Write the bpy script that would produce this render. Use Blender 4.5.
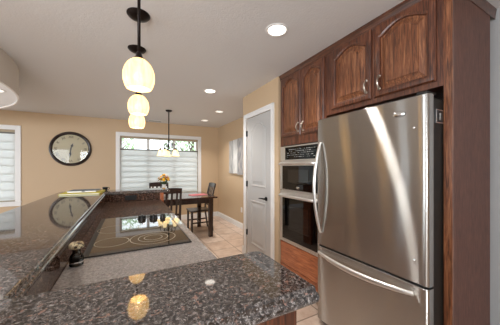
import bpy, bmesh, math, random
from mathutils import Vector, Matrix
R = random.Random(7)
PI = math.pi
C = bpy.context.scene.collection
for o in list(bpy.data.objects):
    bpy.data.objects.remove(o)

# ------------------------------------------------------------------ camera, world, lights, exposure
EYE, CEIL, FLOOR = 1.36, 2.52, -0.08
BAR, CTR = 1.06, 0.9286
cam_d = bpy.data.cameras.new('camera')
cam = bpy.data.objects.new('camera', cam_d)
C.objects.link(cam)
cam_d.sensor_width = 36.0
cam_d.lens = 229.4 / 500 * 36
cam_d.shift_y = 4.5 / 500
cam_d.clip_start = 0.02
cam.location = (0, 0, EYE)
cam.rotation_euler = (PI / 2, 0, -math.radians(27.8))
S = bpy.context.scene
S.camera = cam
S.view_settings.view_transform = 'Standard'
S.view_settings.look = 'None'
S.view_settings.gamma = 1
S.view_settings.use_curve_mapping = False
S.view_settings.exposure = 0.0
try:
    S.cycles.use_denoising = True
    S.cycles.max_bounces = 10
    S.cycles.transparent_max_bounces = 16
    S.cycles.sample_clamp_indirect = 6
except Exception:
    pass

w = bpy.data.worlds.new('sky')
S.world = w
w.use_nodes = True
wn = w.node_tree.nodes
wn['Background'].inputs['Color'].default_value = (0.86, 0.94, 1.0, 1)
wn['Background'].inputs['Strength'].default_value = 3.2


def area(name, loc, rot, sx, sy, power, col=(1, 1, 1), shape='RECTANGLE', spread=PI):
    d = bpy.data.lights.new(name, 'AREA')
    d.shape = shape
    d.size = sx
    d.size_y = sy
    d.energy = power
    d.color = col
    d.spread = spread
    o = bpy.data.objects.new(name, d)
    o.location = loc
    o.rotation_euler = rot
    C.objects.link(o)
    return o


# added fill from the rear and left; rear-left window daylight mirrored in the clock
area('rear_fill_light', (-1.6, -2.25, 1.55), (PI / 2, 0, 0), 1.4, 1.3, 130, (0.86, 0.93, 1.0))
area('rear_left_window_daylight', (-3.475, -2.25, 1.61), (PI / 2, 0, 0), 1.4, 1.3, 50, (0.86, 0.93, 1.0))
area('left_fill_light', (-5.40, 1.6, 1.2), (PI / 2, 0, -PI / 2), 3.0, 1.9, 110, (0.86, 0.93, 1.0))


# ------------------------------------------------------------------ helpers
def rgb(h):
    h = h.lstrip('#')
    v = [int(h[i:i + 2], 16) / 255 for i in (0, 2, 4)]
    return tuple((c / 12.92 if c <= 0.04045 else ((c + 0.055) / 1.055) ** 2.4) for c in v) + (1,)


ROOTLOC = {}


class MB:
    def __init__(self):
        self.bm = bmesh.new()

    def _join(self, t):
        me = bpy.data.meshes.new('tmp')
        t.to_mesh(me)
        t.free()
        self.bm.from_mesh(me)
        bpy.data.meshes.remove(me)

    def box(self, x0, x1, y0, y1, z0, z1, bev=0.0, seg=2, mat=None):
        t = bmesh.new()
        bmesh.ops.create_cube(t, size=1)
        bmesh.ops.scale(t, vec=(abs(x1 - x0), abs(y1 - y0), abs(z1 - z0)), verts=t.verts)
        bmesh.ops.translate(t, vec=((x0 + x1) / 2, (y0 + y1) / 2, (z0 + z1) / 2), verts=t.verts)
        for f_ in t.faces:
            f_.material_index = 1
        if bev > 0:
            r_ = bmesh.ops.bevel(t, geom=t.edges[:], offset=bev, segments=seg, affect='EDGES', profile=0.5, material=0)
            for f_ in r_['faces']:
                f_.material_index = 0
        if mat is not None:
            bmesh.ops.transform(t, matrix=mat, verts=t.verts)
        self._join(t)
        return self

    def loft(self, loops, cap0=True, cap1=True, closed=True):
        bm = self.bm
        rows = [[bm.verts.new(p) for p in lp] for lp in loops]
        n = len(rows[0])
        for a, b in zip(rows, rows[1:]):
            for i in range(n if closed else n - 1):
                j = (i + 1) % n
                try:
                    bm.faces.new((a[i], a[j], b[j], b[i]))
                except ValueError:
                    pass
        if cap0:
            bm.faces.new(list(reversed(rows[0]))).material_index = 1
        if cap1:
            bm.faces.new(rows[-1]).material_index = 1
        return self

    def lathe(self, prof, c=(0, 0, 0), seg=32, axis='Z', cap0=True, cap1=True):
        loops = []
        for r, h in prof:
            lp = []
            for i in range(seg):
                a = 2 * PI * i / seg
                u, v = r * math.cos(a), r * math.sin(a)
                p = {'Z': (u, v, h), 'X': (h, u, v), 'Y': (v, h, u)}[axis]
                lp.append((p[0] + c[0], p[1] + c[1], p[2] + c[2]))
            loops.append(lp)
        return self.loft(loops, cap0, cap1)

    def tube(self, pts, r, seg=10, cap=True, ry=None):
        pts = [Vector(p) for p in pts]
        rs = r if isinstance(r, (list, tuple)) else [r] * len(pts)
        loops = []
        up = None
        for i, p in enumerate(pts):
            d = (pts[min(i + 1, len(pts) - 1)] - pts[max(i - 1, 0)]).normalized()
            if up is None:
                up = Vector((0, 0, 1)) if abs(d.z) < 0.9 else Vector((1, 0, 0))
            s = d.cross(up).normalized()
            up = s.cross(d).normalized()
            k = (ry or 1.0)
            loops.append([p + s * rs[i] * math.cos(2 * PI * j / seg) + up * rs[i] * k * math.sin(2 * PI * j / seg)
                          for j in range(seg)])
        return self.loft(loops, cap, cap)

    def ball(self, c, r, sx=1, sy=1, sz=1, sub=2):
        t = bmesh.new()
        bmesh.ops.create_icosphere(t, subdivisions=sub, radius=r)
        bmesh.ops.scale(t, vec=(sx, sy, sz), verts=t.verts)
        bmesh.ops.translate(t, vec=c, verts=t.verts)
        self._join(t)
        return self

    def build(self, name, mat, parent=None, smooth=35):
        me = bpy.data.meshes.new(name)
        off = Vector((0, 0, 0))
        q = parent
        while q is not None:
            if q.name in ROOTLOC:
                off = ROOTLOC[q.name]
            q = q.parent
        if off.length:
            bmesh.ops.translate(self.bm, vec=-off, verts=self.bm.verts)
        bmesh.ops.recalc_face_normals(self.bm, faces=self.bm.faces)
        self.bm.to_mesh(me)
        self.bm.free()
        me.materials.append(mat)
        flat = [p.material_index == 1 or len(p.vertices) > 5 for p in me.polygons]
        for p in me.polygons:
            p.material_index = 0
        if smooth:
            for p in me.polygons:
                p.use_smooth = True
            me.set_sharp_from_angle(angle=math.radians(smooth))
            for p, fl_ in zip(me.polygons, flat):
                p.use_smooth = not fl_
        o = bpy.data.objects.new(name, me)
        C.objects.link(o)
        if parent is not None:
            o.parent = parent
        return o


def tag(o, label=None, cat=None, group=None, kind=None):
    if label:
        o['label'] = label
    if cat:
        o['category'] = cat
    if group:
        o['group'] = group
    if kind:
        o['kind'] = kind
    return o


def thing(name, label, cat, loc=(0, 0, 0), group=None):
    o = bpy.data.objects.new(name, None)
    o.empty_display_size = 0.05
    C.objects.link(o)
    o.location = loc
    ROOTLOC[o.name] = Vector(loc)
    return tag(o, label, cat, group)


def copy_tree(o, parent=None):
    c = o.copy()
    C.objects.link(c)
    if parent is not None:
        c.parent = parent
    for ch in list(o.children):
        copy_tree(ch, c)
    return c


def struct(o):
    o['kind'] = 'structure'
    return o


# ------------------------------------------------------------------ materials
def mat(name, col, rough=0.5, metal=0.0, spec=0.5, emit=None, estr=0.0, coat=0.0):
    m = bpy.data.materials.new(name)
    m.use_nodes = True
    b = m.node_tree.nodes['Principled BSDF']
    b.inputs['Base Color'].default_value = rgb(col) if isinstance(col, str) else col
    b.inputs['Roughness'].default_value = rough
    b.inputs['Metallic'].default_value = metal
    b.inputs['Specular IOR Level'].default_value = spec
    b.inputs['Coat Weight'].default_value = coat
    b.inputs['Coat Roughness'].default_value = 0.15
    if emit:
        b.inputs['Emission Color'].default_value = rgb(emit)
        b.inputs['Emission Strength'].default_value = estr
    return m


class NT:
    def __init__(self, m):
        self.t = m.node_tree
        self.b = self.t.nodes['Principled BSDF']

    def n(self, typ, **kw):
        nd = self.t.nodes.new(typ)
        for k, v in kw.items():
            if k.startswith('i_'):
                nd.inputs[k[2:].replace('_', ' ')].default_value = v
            else:
                setattr(nd, k, v)
        return nd

    def l(self, a, b):
        self.t.links.new(a, b)

    def ramp(self, src, stops, interp='LINEAR'):
        r = self.n('ShaderNodeValToRGB')
        r.color_ramp.interpolation = interp
        e = r.color_ramp.elements
        while len(e) < len(stops):
            e.new(0.5)
        for el, (p, c) in zip(e, stops):
            el.position = p
            el.color = rgb(c) if isinstance(c, str) else (c if isinstance(c, tuple) else (c, c, c, 1))
        self.l(src, r.inputs['Fac'])
        return r.outputs['Color']

    def coords(self, scale=(1, 1, 1), rot=(0, 0, 0), src='Object'):
        tc = self.n('ShaderNodeTexCoord')
        mp = self.n('ShaderNodeMapping')
        mp.inputs['Scale'].default_value = scale
        mp.inputs['Rotation'].default_value = rot
        self.l(tc.outputs[src], mp.inputs['Vector'])
        return mp.outputs['Vector']

    def mix(self, fac, a, b, blend='MIX'):
        m = self.n('ShaderNodeMix', data_type='RGBA', blend_type=blend)
        for s, v in ((m.inputs[0], fac), (m.inputs[6], a), (m.inputs[7], b)):
            if hasattr(v, 'is_linked'):
                self.l(v, s)
            else:
                s.default_value = v if not isinstance(v, str) else rgb(v)
        return m.outputs[2]

    def bump(self, h, strength, dist=0.01):
        bp = self.n('ShaderNodeBump')
        bp.inputs['Strength'].default_value = strength
        bp.inputs['Distance'].default_value = dist
        self.l(h, bp.inputs['Height'])
        self.l(bp.outputs['Normal'], self.b.inputs['Normal'])
        return bp


def m_paint(name, col, scale=160, bump=0.12, rough=0.6):
    m = mat(name, col, rough, spec=0.35)
    t = NT(m)
    v = t.coords()
    nz = t.n('ShaderNodeTexNoise', i_Scale=scale, i_Detail=3.0)
    t.l(v, nz.inputs['Vector'])
    t.bump(nz.outputs['Fac'], bump, 0.004)
    return m


def m_granite(name, dark, mid, fleck, light, scale=1.0, spec=.5, deep='#231d1b', ior=1.5):
    m = mat(name, dark, 0.04, spec=spec)
    t = NT(m)
    t.b.inputs['IOR'].default_value = ior
    v = t.coords()
    wn_ = t.n('ShaderNodeTexNoise', i_Scale=60 * scale, i_Detail=4.0)
    t.l(v, wn_.inputs['Vector'])
    wv = t.n('ShaderNodeMix', data_type='VECTOR')
    wv.inputs[0].default_value = 0.02
    t.l(v, wv.inputs[4])
    t.l(wn_.outputs['Color'], wv.inputs[5])
    v1 = t.n('ShaderNodeTexNoise', i_Scale=62 * scale, i_Detail=6.0, i_Roughness=0.8)
    t.l(wv.outputs[1], v1.inputs['Vector'])
    base = t.ramp(v1.outputs['Fac'], [(0.38, deep), (0.47, dark), (0.55, mid), (0.68, light)])
    n2 = t.n('ShaderNodeTexNoise', i_Scale=34 * scale, i_Detail=5.0, i_Roughness=0.7)
    t.l(v, n2.inputs['Vector'])
    f2 = t.ramp(n2.outputs['Fac'], [(0.59, 0.0), (0.64, 0.95)])
    c = t.mix(f2, base, fleck)
    n3 = t.n('ShaderNodeTexNoise', i_Scale=150 * scale, i_Detail=2.0)
    t.l(v, n3.inputs['Vector'])
    f3 = t.ramp(n3.outputs['Fac'], [(0.62, 0.0), (0.70, 0.7)])
    c = t.mix(f3, c, light)
    n4 = t.n('ShaderNodeTexNoise', i_Scale=85 * scale, i_Detail=2.0)
    mp = t.coords(rot=(1, 2, 3))
    t.l(mp, n4.inputs['Vector'])
    f4 = t.ramp(n4.outputs['Fac'], [(0.56, 0.0), (0.66, 0.8)])
    c = t.mix(f4, c, deep)
    t.l(c, t.b.inputs['Base Color'])
    return m


def m_wood(name, axis, c0, c1, c2, rough=0.36, coat=0.45, fine=1.0):
    m = mat(name, c1, rough, coat=coat)
    t = NT(m)
    sc = {'Z': (1, 1, 0.09), 'Y': (1, 0.09, 1), 'X': (0.09, 1, 1)}[axis]
    v = t.coords(scale=sc)
    a = t.n('ShaderNodeTexNoise', i_Scale=38 * fine, i_Detail=7.0, i_Roughness=0.7, i_Distortion=1.2)
    t.l(v, a.inputs['Vector'])
    base = t.ramp(a.outputs['Fac'], [(0.30, c0), (0.48, c1), (0.66, c2)])
    sc2 = {'Z': (1, 1, 0.03), 'Y': (1, 0.03, 1), 'X': (0.03, 1, 1)}[axis]
    v2 = t.coords(scale=sc2)
    b = t.n('ShaderNodeTexNoise', i_Scale=230 * fine, i_Detail=3.0)
    t.l(v2, b.inputs['Vector'])
    pores = t.ramp(b.outputs['Fac'], [(0.38, c0), (0.52, '#ffffff')])
    c = t.mix(0.6, base, pores, 'MULTIPLY')
    t.l(c, t.b.inputs['Base Color'])
    t.bump(b.outputs['Fac'], 0.12, 0.002)
    return m


def m_steel(name, col='#c4c2be', rough=0.17, wav=0.007, aniso=0.88):
    m = bpy.data.materials.new(name)
    m.use_nodes = True
    t = m.node_tree
    t.nodes.clear()
    out = t.nodes.new('ShaderNodeOutputMaterial')
    g = t.nodes.new('ShaderNodeBsdfAnisotropic')
    g.inputs['Color'].default_value = rgb(col)
    g.inputs['Roughness'].default_value = rough
    g.inputs['Anisotropy'].default_value = aniso
    g.inputs['Rotation'].default_value = 0.0
    tg = t.nodes.new('ShaderNodeTangent')
    tg.direction_type = 'RADIAL'
    tg.axis = 'Z'
    t.links.new(tg.outputs[0], g.inputs['Tangent'])
    tc = t.nodes.new('ShaderNodeTexCoord')
    mp = t.nodes.new('ShaderNodeMapping')
    mp.inputs['Scale'].default_value = (1, 1, 0.4)
    nz = t.nodes.new('ShaderNodeTexNoise')
    nz.inputs['Scale'].default_value = 4.0
    nz.inputs['Detail'].default_value = 1.0
    bp = t.nodes.new('ShaderNodeBump')
    bp.inputs['Strength'].default_value = wav
    bp.inputs['Distance'].default_value = 0.05
    t.links.new(tc.outputs['Object'], mp.inputs['Vector'])
    t.links.new(mp.outputs[0], nz.inputs['Vector'])
    t.links.new(nz.outputs['Fac'], bp.inputs['Height'])
    t.links.new(bp.outputs[0], g.inputs['Normal'])
    t.links.new(g.outputs[0], out.inputs[0])
    return m


M = {}
M['ceiling'] = m_paint('ceiling paint', '#dcdbda', 70, 0.45, 0.8)
M['tan'] = m_paint('tan wall paint', '#c6ac8c', 120, 0.10, 0.5)
M['grey_wall'] = m_paint('pale grey wall paint', '#b2b2b2', 120, 0.10, 0.5)
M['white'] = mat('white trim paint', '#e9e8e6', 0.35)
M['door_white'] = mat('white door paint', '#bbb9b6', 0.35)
M['granite'] = m_granite('brown granite', '#37312f', '#6a625e', '#9c7a6d', '#b9b3af', 1.6, .5, '#191514', 1.9)
M['bar_granite'] = M['granite']
M['sheen_granite'] = m_granite('granite with painted ceiling sheen', '#928c8a', '#a7a19f', '#b2a39c', '#bcb8b5', 1.6, .5, '#827b79', 2.7)  # same granite as the bar, ceiling sheen put into the pale colour
M['splash'] = m_granite('polished brown granite', '#3a2822', '#644a3e', '#805a4a', '#a39388', 0.9, .5, '#1a0f0c', 1.7)
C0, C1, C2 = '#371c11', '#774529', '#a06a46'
M['reflection_strip'] = m_granite('granite with painted splash reflection', '#33231d', '#5a4237', '#80604f', '#a39388', 1.0, .1, '#1a0f0c', 1.2)  # counter granite darkened to paint in the mirrored backsplash
M['reflection_strip'].node_tree.nodes['Principled BSDF'].inputs['Roughness'].default_value = .4
M['wood_z'] = m_wood('stained oak upright grain', 'Z', C0, C1, C2)
M['wood_frame'] = m_wood('dark stained oak frame grain', 'Z', '#2a130b', '#5a3120', '#7d4b31')
M['wood_y'] = m_wood('stained oak level grain', 'Y', '#2a130b', '#56301f', '#764830')
M['wood_side'] = m_wood('stained side panel', 'Z', '#563428', '#684032', '#774c3c', 0.5, 0.0, 2.0)
M['wood_low'] = m_wood('stained oak drawer grain', 'Y', '#7d3f20', '#b3653a', '#c97f52')
M['espresso'] = m_wood('dark espresso wood', 'Z', '#170c09', '#2a1611', '#3a2018', 0.28, 0.4)
M['espresso_top'] = m_wood('dark espresso table wood', 'X', '#1c0e0a', '#34190f', '#44241a', 0.18, 0.6)
M['steel'] = m_steel('brushed stainless steel')
M['steel_trim'] = mat('plain stainless steel', '#e6e4e1', 0.36, 1.0)
M['chrome'] = mat('polished chrome', '#dcdcdc', 0.12, 1.0)
M['nickel'] = mat('satin nickel', '#b9aea2', 0.3, 1.0)
M['black'] = mat('black plastic', '#0d0d0d', 0.35)
M['black_side'] = mat('black fridge side', '#15130f', 0.55)
M['black_metal'] = mat('black metal', '#0f0d0c', 0.35, 0.6)
M['black_glass'] = mat('black glass', '#060505', 0.03, spec=0.4)
M['cook_glass'] = mat('black ceramic cooktop glass', '#332b23', 0.035, spec=0.75)
M['cook_glass'].node_tree.nodes['Principled BSDF'].inputs['IOR'].default_value = 2.0
M['ring'] = mat('grey printed burner ring', '#a89c86', 0.3)
M['button'] = mat('pale control markings', '#8f8f8b', 0.5)
M['bronze'] = mat('oil rubbed bronze', '#1c1310', 0.35, 0.7)
M['iron'] = mat('worn bronze iron', '#5b5650', 0.4, 0.7)
M['lens'] = mat('downlight lens', '#ffffff', 0.5, emit='#fff6e8', estr=4)
M['lens_dim'] = mat('dimmed downlight lens', '#ffffff', 0.5, emit='#fff6e8', estr=.9)
M['yellow'] = mat('yellow paper', '#cfc14e', 0.6)
M['grey_cover'] = mat('grey cover', '#7d8589', 0.6)
M['clock_face'] = mat('cream clock face', '#cdc2a4', 0.6)
M['clock_frame'] = mat('dark clock frame', '#1d0d0a', 0.3, coat=0.4)
M['numeral'] = mat('faded black print', '#3b3327', 0.7)
M['red'] = mat('red printed cover', '#b2575e', 0.5)
M['pink'] = mat('pink paper', '#d6a0a0', 0.6)
M['ceramic'] = mat('white ceramic', '#e9e5df', 0.25)
M['petal'] = mat('yellow petals', '#d9a81f', 0.7)
M['petal_red'] = mat('rust petals', '#8a3d16', 0.7)
M['leaf'] = mat('green leaves', '#3d5a22', 0.7)
M['pepper'] = mat('black peppercorns', '#1b1512', 0.6)
M['cap'] = mat('ivory and brown grinder cap', '#a8916e', 0.45)
def m_cap():
    m = mat('ivory and brown grinder cap', '#a8916e', .45)
    t = NT(m)
    v = t.n('ShaderNodeTexVoronoi', i_Scale=110.0)
    t.l(t.coords(), v.inputs['Vector'])
    t.l(t.ramp(v.outputs['Color'], [(.3, '#3a2a1c'), (.45, '#b39a72'), (.7, '#d8c8a4')]), t.b.inputs['Base Color'])
    return m


M['grinder'] = m_cap()
M['bark'] = mat('grey brown bark', '#5a4a3c', 0.9)
M['lawn'] = mat('pale garden paving', '#b9b6ae', 0.9)


def m_floor():
    m = mat('beige stone tile', '#b9a593', 0.32, spec=0.5)
    t = NT(m)
    v = t.coords()
    br = t.n('ShaderNodeTexBrick', offset=0.0, squash=1.0)
    br.inputs['Scale'].default_value = 1.0
    br.inputs['Brick Width'].default_value = 0.42
    br.inputs['Row Height'].default_value = 0.42
    br.inputs['Mortar Size'].default_value = 0.007
    br.inputs['Color1'].default_value = rgb('#dccabb')
    br.inputs['Color2'].default_value = rgb('#c9b3a2')
    br.inputs['Mortar'].default_value = rgb('#8a7869')
    t.l(v, br.inputs['Vector'])
    nz = t.n('ShaderNodeTexNoise', i_Scale=7.0, i_Detail=6.0, i_Roughness=0.7)
    t.l(v, nz.inputs['Vector'])
    mott = t.ramp(nz.outputs['Fac'], [(0.3, '#c9b6a8'), (0.65, '#ffffff')])
    c = t.mix(0.75, br.outputs['Color'], mott, 'MULTIPLY')
    t.l(c, t.b.inputs['Base Color'])
    t.bump(br.outputs['Fac'], -0.2, 0.003)
    return m


M['floor'] = m_floor()


def m_shade_cloth():
    m = bpy.data.materials.new('sheer white shade cloth')
    m.use_nodes = True
    t = m.node_tree
    t.nodes.clear()
    out = t.nodes.new('ShaderNodeOutputMaterial')
    d = t.nodes.new('ShaderNodeBsdfDiffuse')
    d.inputs['Color'].default_value = rgb('#eef0ee')
    tr = t.nodes.new('ShaderNodeBsdfTranslucent')
    tr.inputs['Color'].default_value = rgb('#eef1f0')
    mx = t.nodes.new('ShaderNodeMixShader')
    mx.inputs[0].default_value = 0.42
    t.links.new(d.outputs[0], mx.inputs[1])
    t.links.new(tr.outputs[0], mx.inputs[2])
    t.links.new(mx.outputs[0], out.inputs[0])
    return m


def m_glass(name, tint='#ffffff', gl=0.08):
    m = bpy.data.materials.new(name)
    m.use_nodes = True
    t = m.node_tree
    t.nodes.clear()
    out = t.nodes.new('ShaderNodeOutputMaterial')
    tr = t.nodes.new('ShaderNodeBsdfTransparent')
    tr.inputs['Color'].default_value = rgb(tint)
    g = t.nodes.new('ShaderNodeBsdfGlossy')
    g.inputs['Roughness'].default_value = 0.02
    fr = t.nodes.new('ShaderNodeFresnel')
    fr.inputs['IOR'].default_value = 1.45
    mx = t.nodes.new('ShaderNodeMixShader')
    t.links.new(fr.outputs[0], mx.inputs[0])
    t.links.new(tr.outputs[0], mx.inputs[1])
    t.links.new(g.outputs[0], mx.inputs[2])
    t.links.new(mx.outputs[0], out.inputs[0])
    return m


M['cloth'] = m_shade_cloth()
M['glass'] = m_glass('clear window glass')
M['jar_glass'] = m_glass('clear jar glass', '#e6e6e2')


def m_lamp_glass(name, col, deep, strength, scale, clear=.10):
    m = mat(name, '#8d7c5e', 0.25, emit='#ffffff', estr=strength)
    t = NT(m)
    v = t.coords(scale=(1, 1, 0.12))
    nz = t.n('ShaderNodeTexNoise', i_Scale=scale, i_Detail=4.0, i_Distortion=.6)
    t.l(v, nz.inputs['Vector'])
    c = t.ramp(nz.outputs['Fac'], [(0.35, deep), (0.6, col)])
    t.l(c, t.b.inputs['Emission Color'])
    tr = t.n('ShaderNodeBsdfTransparent')
    tr.inputs['Color'].default_value = rgb('#ffe2ad')
    mx = t.n('ShaderNodeMixShader')
    mx.inputs[0].default_value = clear
    out = [n for n in t.t.nodes if n.type == 'OUTPUT_MATERIAL'][0]
    t.l(t.b.outputs[0], mx.inputs[1])
    t.l(tr.outputs[0], mx.inputs[2])
    t.l(mx.outputs[0], out.inputs[0])
    return m


M['globe'] = m_lamp_glass('glowing streaked lamp glass', (1, .68, .30, 1), (1, .54, .19, 1), 2.6, 40)
M['bulb'] = mat('lit bulb', '#ffffff', 0.5, emit='#ffe2b0', estr=14)
M['bulb_warm'] = mat('warm chandelier bulb', '#ffffff', 0.5, emit='#ffdca6', estr=85)
M['bulb_hot'] = mat('bright pendant bulb', '#ffffff', 0.5, emit='#ffdca6', estr=120)
M['bell'] = mat('glowing frosted bell glass', '#f3e4c8', 0.4, emit='#ffdf9a', estr=1.6)


# ------------------------------------------------------------------ the setting
XR, YB, XL, YR = 2.31, 6.44, -5.5, -2.4
mb = MB()
mb.box(XL - .2, 2.6, YR - .2, YB + .2, FLOOR - .1, FLOOR)
struct(mb.build('floor', M['floor'], smooth=0))
mb = MB()
mb.box(XL - .2, 2.6, YR - .2, YB + .2, CEIL, CEIL + .1)
struct(mb.build('ceiling', M['ceiling'], smooth=0))

WZ0, WZ1 = 0.64, 2.13
W1 = (-0.2, 1.73)
W2 = (-3.4, -2.07)


def wall_y(name, y0, y1, x0, x1, holes, m, zc=CEIL):
    mb = MB()
    xs = x0
    for a, b, z0, z1 in sorted(holes):
        mb.box(xs, a, y0, y1, FLOOR, zc)
        mb.box(a, b, y0, y1, FLOOR, z0)
        mb.box(a, b, y0, y1, z1, zc)
        xs = b
    mb.box(xs, x1, y0, y1, FLOOR, zc)
    return struct(mb.build(name, m, smooth=0))


wall_y('wall_back', YB, YB + .15, XL, 2.5, [(W1[0], W1[1], WZ0, WZ1), (W2[0], W2[1], WZ0, WZ1)], M['tan'])
wall_y('wall_front', YR - .15, YR, XL, 2.5, [(-2.3, -0.9, 0.9, 2.2), (-4.2, -2.75, 0.9, 2.32)], M['tan'])
mb = MB()
for a, b, z0, z1 in [(YR, .1, FLOOR, CEIL), (.1, 3.1, FLOOR, .2), (.1, 3.1, 2.2, CEIL), (3.1, 4.45, FLOOR, CEIL),
                     (4.45, 4.85, 2.1, CEIL), (4.45, 4.85, FLOOR, 1.2), (4.85, YB, FLOOR, CEIL)]:
    mb.box(XL - .15, XL, a, b, z0, z1)
struct(mb.build('wall_left', M['tan'], smooth=0))
PY0, PY1, PX = 2.425, 3.457, 1.69
mb = MB()
mb.box(XR + .02, XR + .17, PY1 - .1, YB, FLOOR, CEIL)
struct(mb.build('wall_right', M['tan'], smooth=0))
mb = MB()
mb.box(2.385, 2.53, YR, PY1 - .1, FLOOR, CEIL)
struct(mb.build('wall_kitchen', M['grey_wall'], smooth=0))
DY0, DY1, DZ = 2.587, 3.325, 2.137
mb = MB()
mb.box(PX, PX + .11, PY0, DY0, FLOOR, CEIL)
mb.box(PX, PX + .11, DY0, DY1, DZ, CEIL)
mb.box(PX, PX + .11, DY1, PY1, FLOOR, CEIL)
mb.box(PX + .11, XR + .02, PY1 - .11, PY1, FLOOR, CEIL)
mb.box(PX + .11, 2.385, PY0, PY0 + .1, FLOOR, CEIL)
struct(mb.build('wall_pantry', M['tan'], smooth=0))


def baseboard(name, x0, x1, y0, y1, h=.13):
    mb = MB()
    mb.box(x0, x1, y0, y1, FLOOR, FLOOR + h - .02, .003)
    cx = (x0 + x1) / 2
    if abs(x1 - x0) < abs(y1 - y0):
        mb.box(x0 + (.005 if x0 > 0 else 0), x1, y0, y1, FLOOR + h - .025, FLOOR + h, .003)
    else:
        mb.box(x0, x1, y0 + .005, y1, FLOOR + h - .025, FLOOR + h, .003)
    struct(mb.build(name, M['white']))


baseboard('baseboard_right', XR + .004, XR + .021, PY1, YB)
baseboard('baseboard_back', XL, XR + .02, YB - .017, YB + .001)
baseboard('baseboard_pantry', PX - .016, PX + .001, DY1 + .08, PY1)


def window(idx, x0, x1, nm):
    t = .085
    y = YB
    mb = MB()
    mb.box(x0 - t, x0 + .004, y - .022, y + .001, WZ0 - t, WZ1 + t, .004)
    mb.box(x1 - .004, x1 + t, y - .022, y + .001, WZ0 - t, WZ1 + t, .004)
    mb.box(x0 - .001, x1 + .001, y - .022, y + .001, WZ1 - .004, WZ1 + t, .004)
    mb.box(x0 - .001, x1 + .001, y - .022, y + .001, WZ0 - t, WZ0 + .004, .004)
    fr = struct(mb.build('window_%d' % idx, M['white']))
    mb = MB()
    mb.box(x0 - t - .01, x1 + t + .01, y - .04, y + .001, WZ0 - .02, WZ0 + .01, .004)
    mb.build('window_sill', M['white'], fr)
    mb = MB()
    yy = y + .09
    for a, b in ((x0, x0 + .045), (x1 - .045, x1)):
        mb.box(a, b, yy, yy + .05, WZ0, WZ1, .003)
    mb.box(x0 + .04, x1 - .04, yy, yy + .05, WZ0, WZ0 + .05, .003)
    mb.box(x0 + .04, x1 - .04, yy, yy + .05, WZ1 - .05, WZ1, .003)
    for k in range(1, nm):
        xx = x0 + (x1 - x0) * k / nm
        mb.box(xx - .035, xx + .035, yy, yy + .05, WZ0 + .04, WZ1 - .04, .003)
    sash = mb.build('window_sash', M['white'], fr)
    mb = MB()
    mb.box(x0 + .02, x1 - .02, yy + .022, yy + .026, WZ0 + .02, WZ1 - .02)
    mb.build('window_glass', M['glass'], fr, smooth=0)


window(1, *W1, 3)
window(2, *W2, 2)


def shade(label, x0, x1, ztop, zrail, pitch, group):
    y = YB + .035
    t = thing('roman_shade', label, 'window shade', ((x0 + x1) / 2, y, WZ0), group)
    mb = MB()
    mb.box(x0 + .006, x1 - .006, y - .025, y + .02, WZ1 - .055, WZ1 - .004, .004)
    mb.build('headrail', M['shade_rail'], t)
    # stacked soft folds of cloth
    pts = []
    z = zrail
    while z > WZ0 + .03:
        zb = max(z - pitch, WZ0 + .015)
        pts += [(y, z), (y - .004, z - (z - zb) * .35), (y - .013, z - (z - zb) * .75), (y - .022, zb - .022),
                (y - .019, zb - .026), (y - .006, zb + .02), (y, zb + .004)]
        z = zb
    loops = [[(x0 + .012, p[0], p[1]), (x1 - .012, p[0], p[1])] for p in pts]
    mb = MB()
    mb.loft(loops, False, False, closed=False)
    mb.build('cloth', M['cloth'], t)
    mb = MB()
    mb.box(x0 + .008, x1 - .008, y - .016, y + .012, zrail - .006, zrail + .022, .004)
    mb.build('top_rail', M['shade_dark'], t)
    mb = MB()
    mb.box(x0 + .01, x1 - .01, y - .02, y + .012, WZ0 + .011, WZ0 + .032, .004)
    mb.build('bottom_rail', M['shade_rail'], t)
    for k in (.18, .5, .82):
        mb = MB()
        xx = x0 + (x1 - x0) * k
        mb.tube([(xx, y, zrail + .02), (xx, y, WZ1 - .05)], .0012, 5)
        mb.build('lift_cord', M['cloth'], t)


M['shade_rail'] = mat('beige shade rail', '#a99a80', 0.5)
M['shade_dark'] = mat('dark grey shade rail', '#6d6a63', 0.5)
shade('wide white pleated shade lowered from the top in the window behind the dining table', W1[0], W1[1], WZ1, 1.79, .135, None)
shade('narrow white pleated shade in the window at the picture edge beside the clock', W2[0], W2[1], WZ1, 2.05, .165, None)

# unseen window frames; the rear kitchen and long left ones are added for fill
mb = MB()
for a, b, z0, z1 in [(-2.38, -2.26, .82, 2.28), (-.94, -.82, .82, 2.28), (-2.3, -.9, 2.16, 2.28), (-2.3, -.9, .82, .94), (-1.64, -1.56, .9, 2.2)]:
    mb.box(a, b, YR - .02, YR + .02, z0, z1)
struct(mb.build('window_3', M['white']))  # added opening for the rear fill lamp
mb = MB()
for a, b, z0, z1 in [(-4.3, -4.16, .82, 2.4), (-2.79, -2.65, .82, 2.4), (-4.2, -2.75, 2.28, 2.4), (-4.2, -2.75, .82, .94)]:
    mb.box(a, b, YR - .02, YR + .02, z0, z1)
struct(mb.build('window_5', M['white']))
mb = MB()
for a, b, z0, z1 in [(.02, .14, .1, 2.3), (3.06, 3.18, .1, 2.3), (.1, 3.1, .12, .24), (.1, 3.1, 2.17, 2.29), (1.56, 1.64, .2, 2.2)]:
    mb.box(XL - .02, XL + .02, a, b, z0, z1)
struct(mb.build('window_4', M['white']))  # added opening for the left fill lamp
mb = MB()
for a, b, z0, z1 in [(4.38, 4.47, 1.12, 2.18), (4.83, 4.92, 1.12, 2.18), (4.45, 4.85, 2.08, 2.18), (4.45, 4.85, 1.12, 1.22)]:
    mb.box(XL - .02, XL + .02, a, b, z0, z1)
struct(mb.build('window_6', M['white']))

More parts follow.
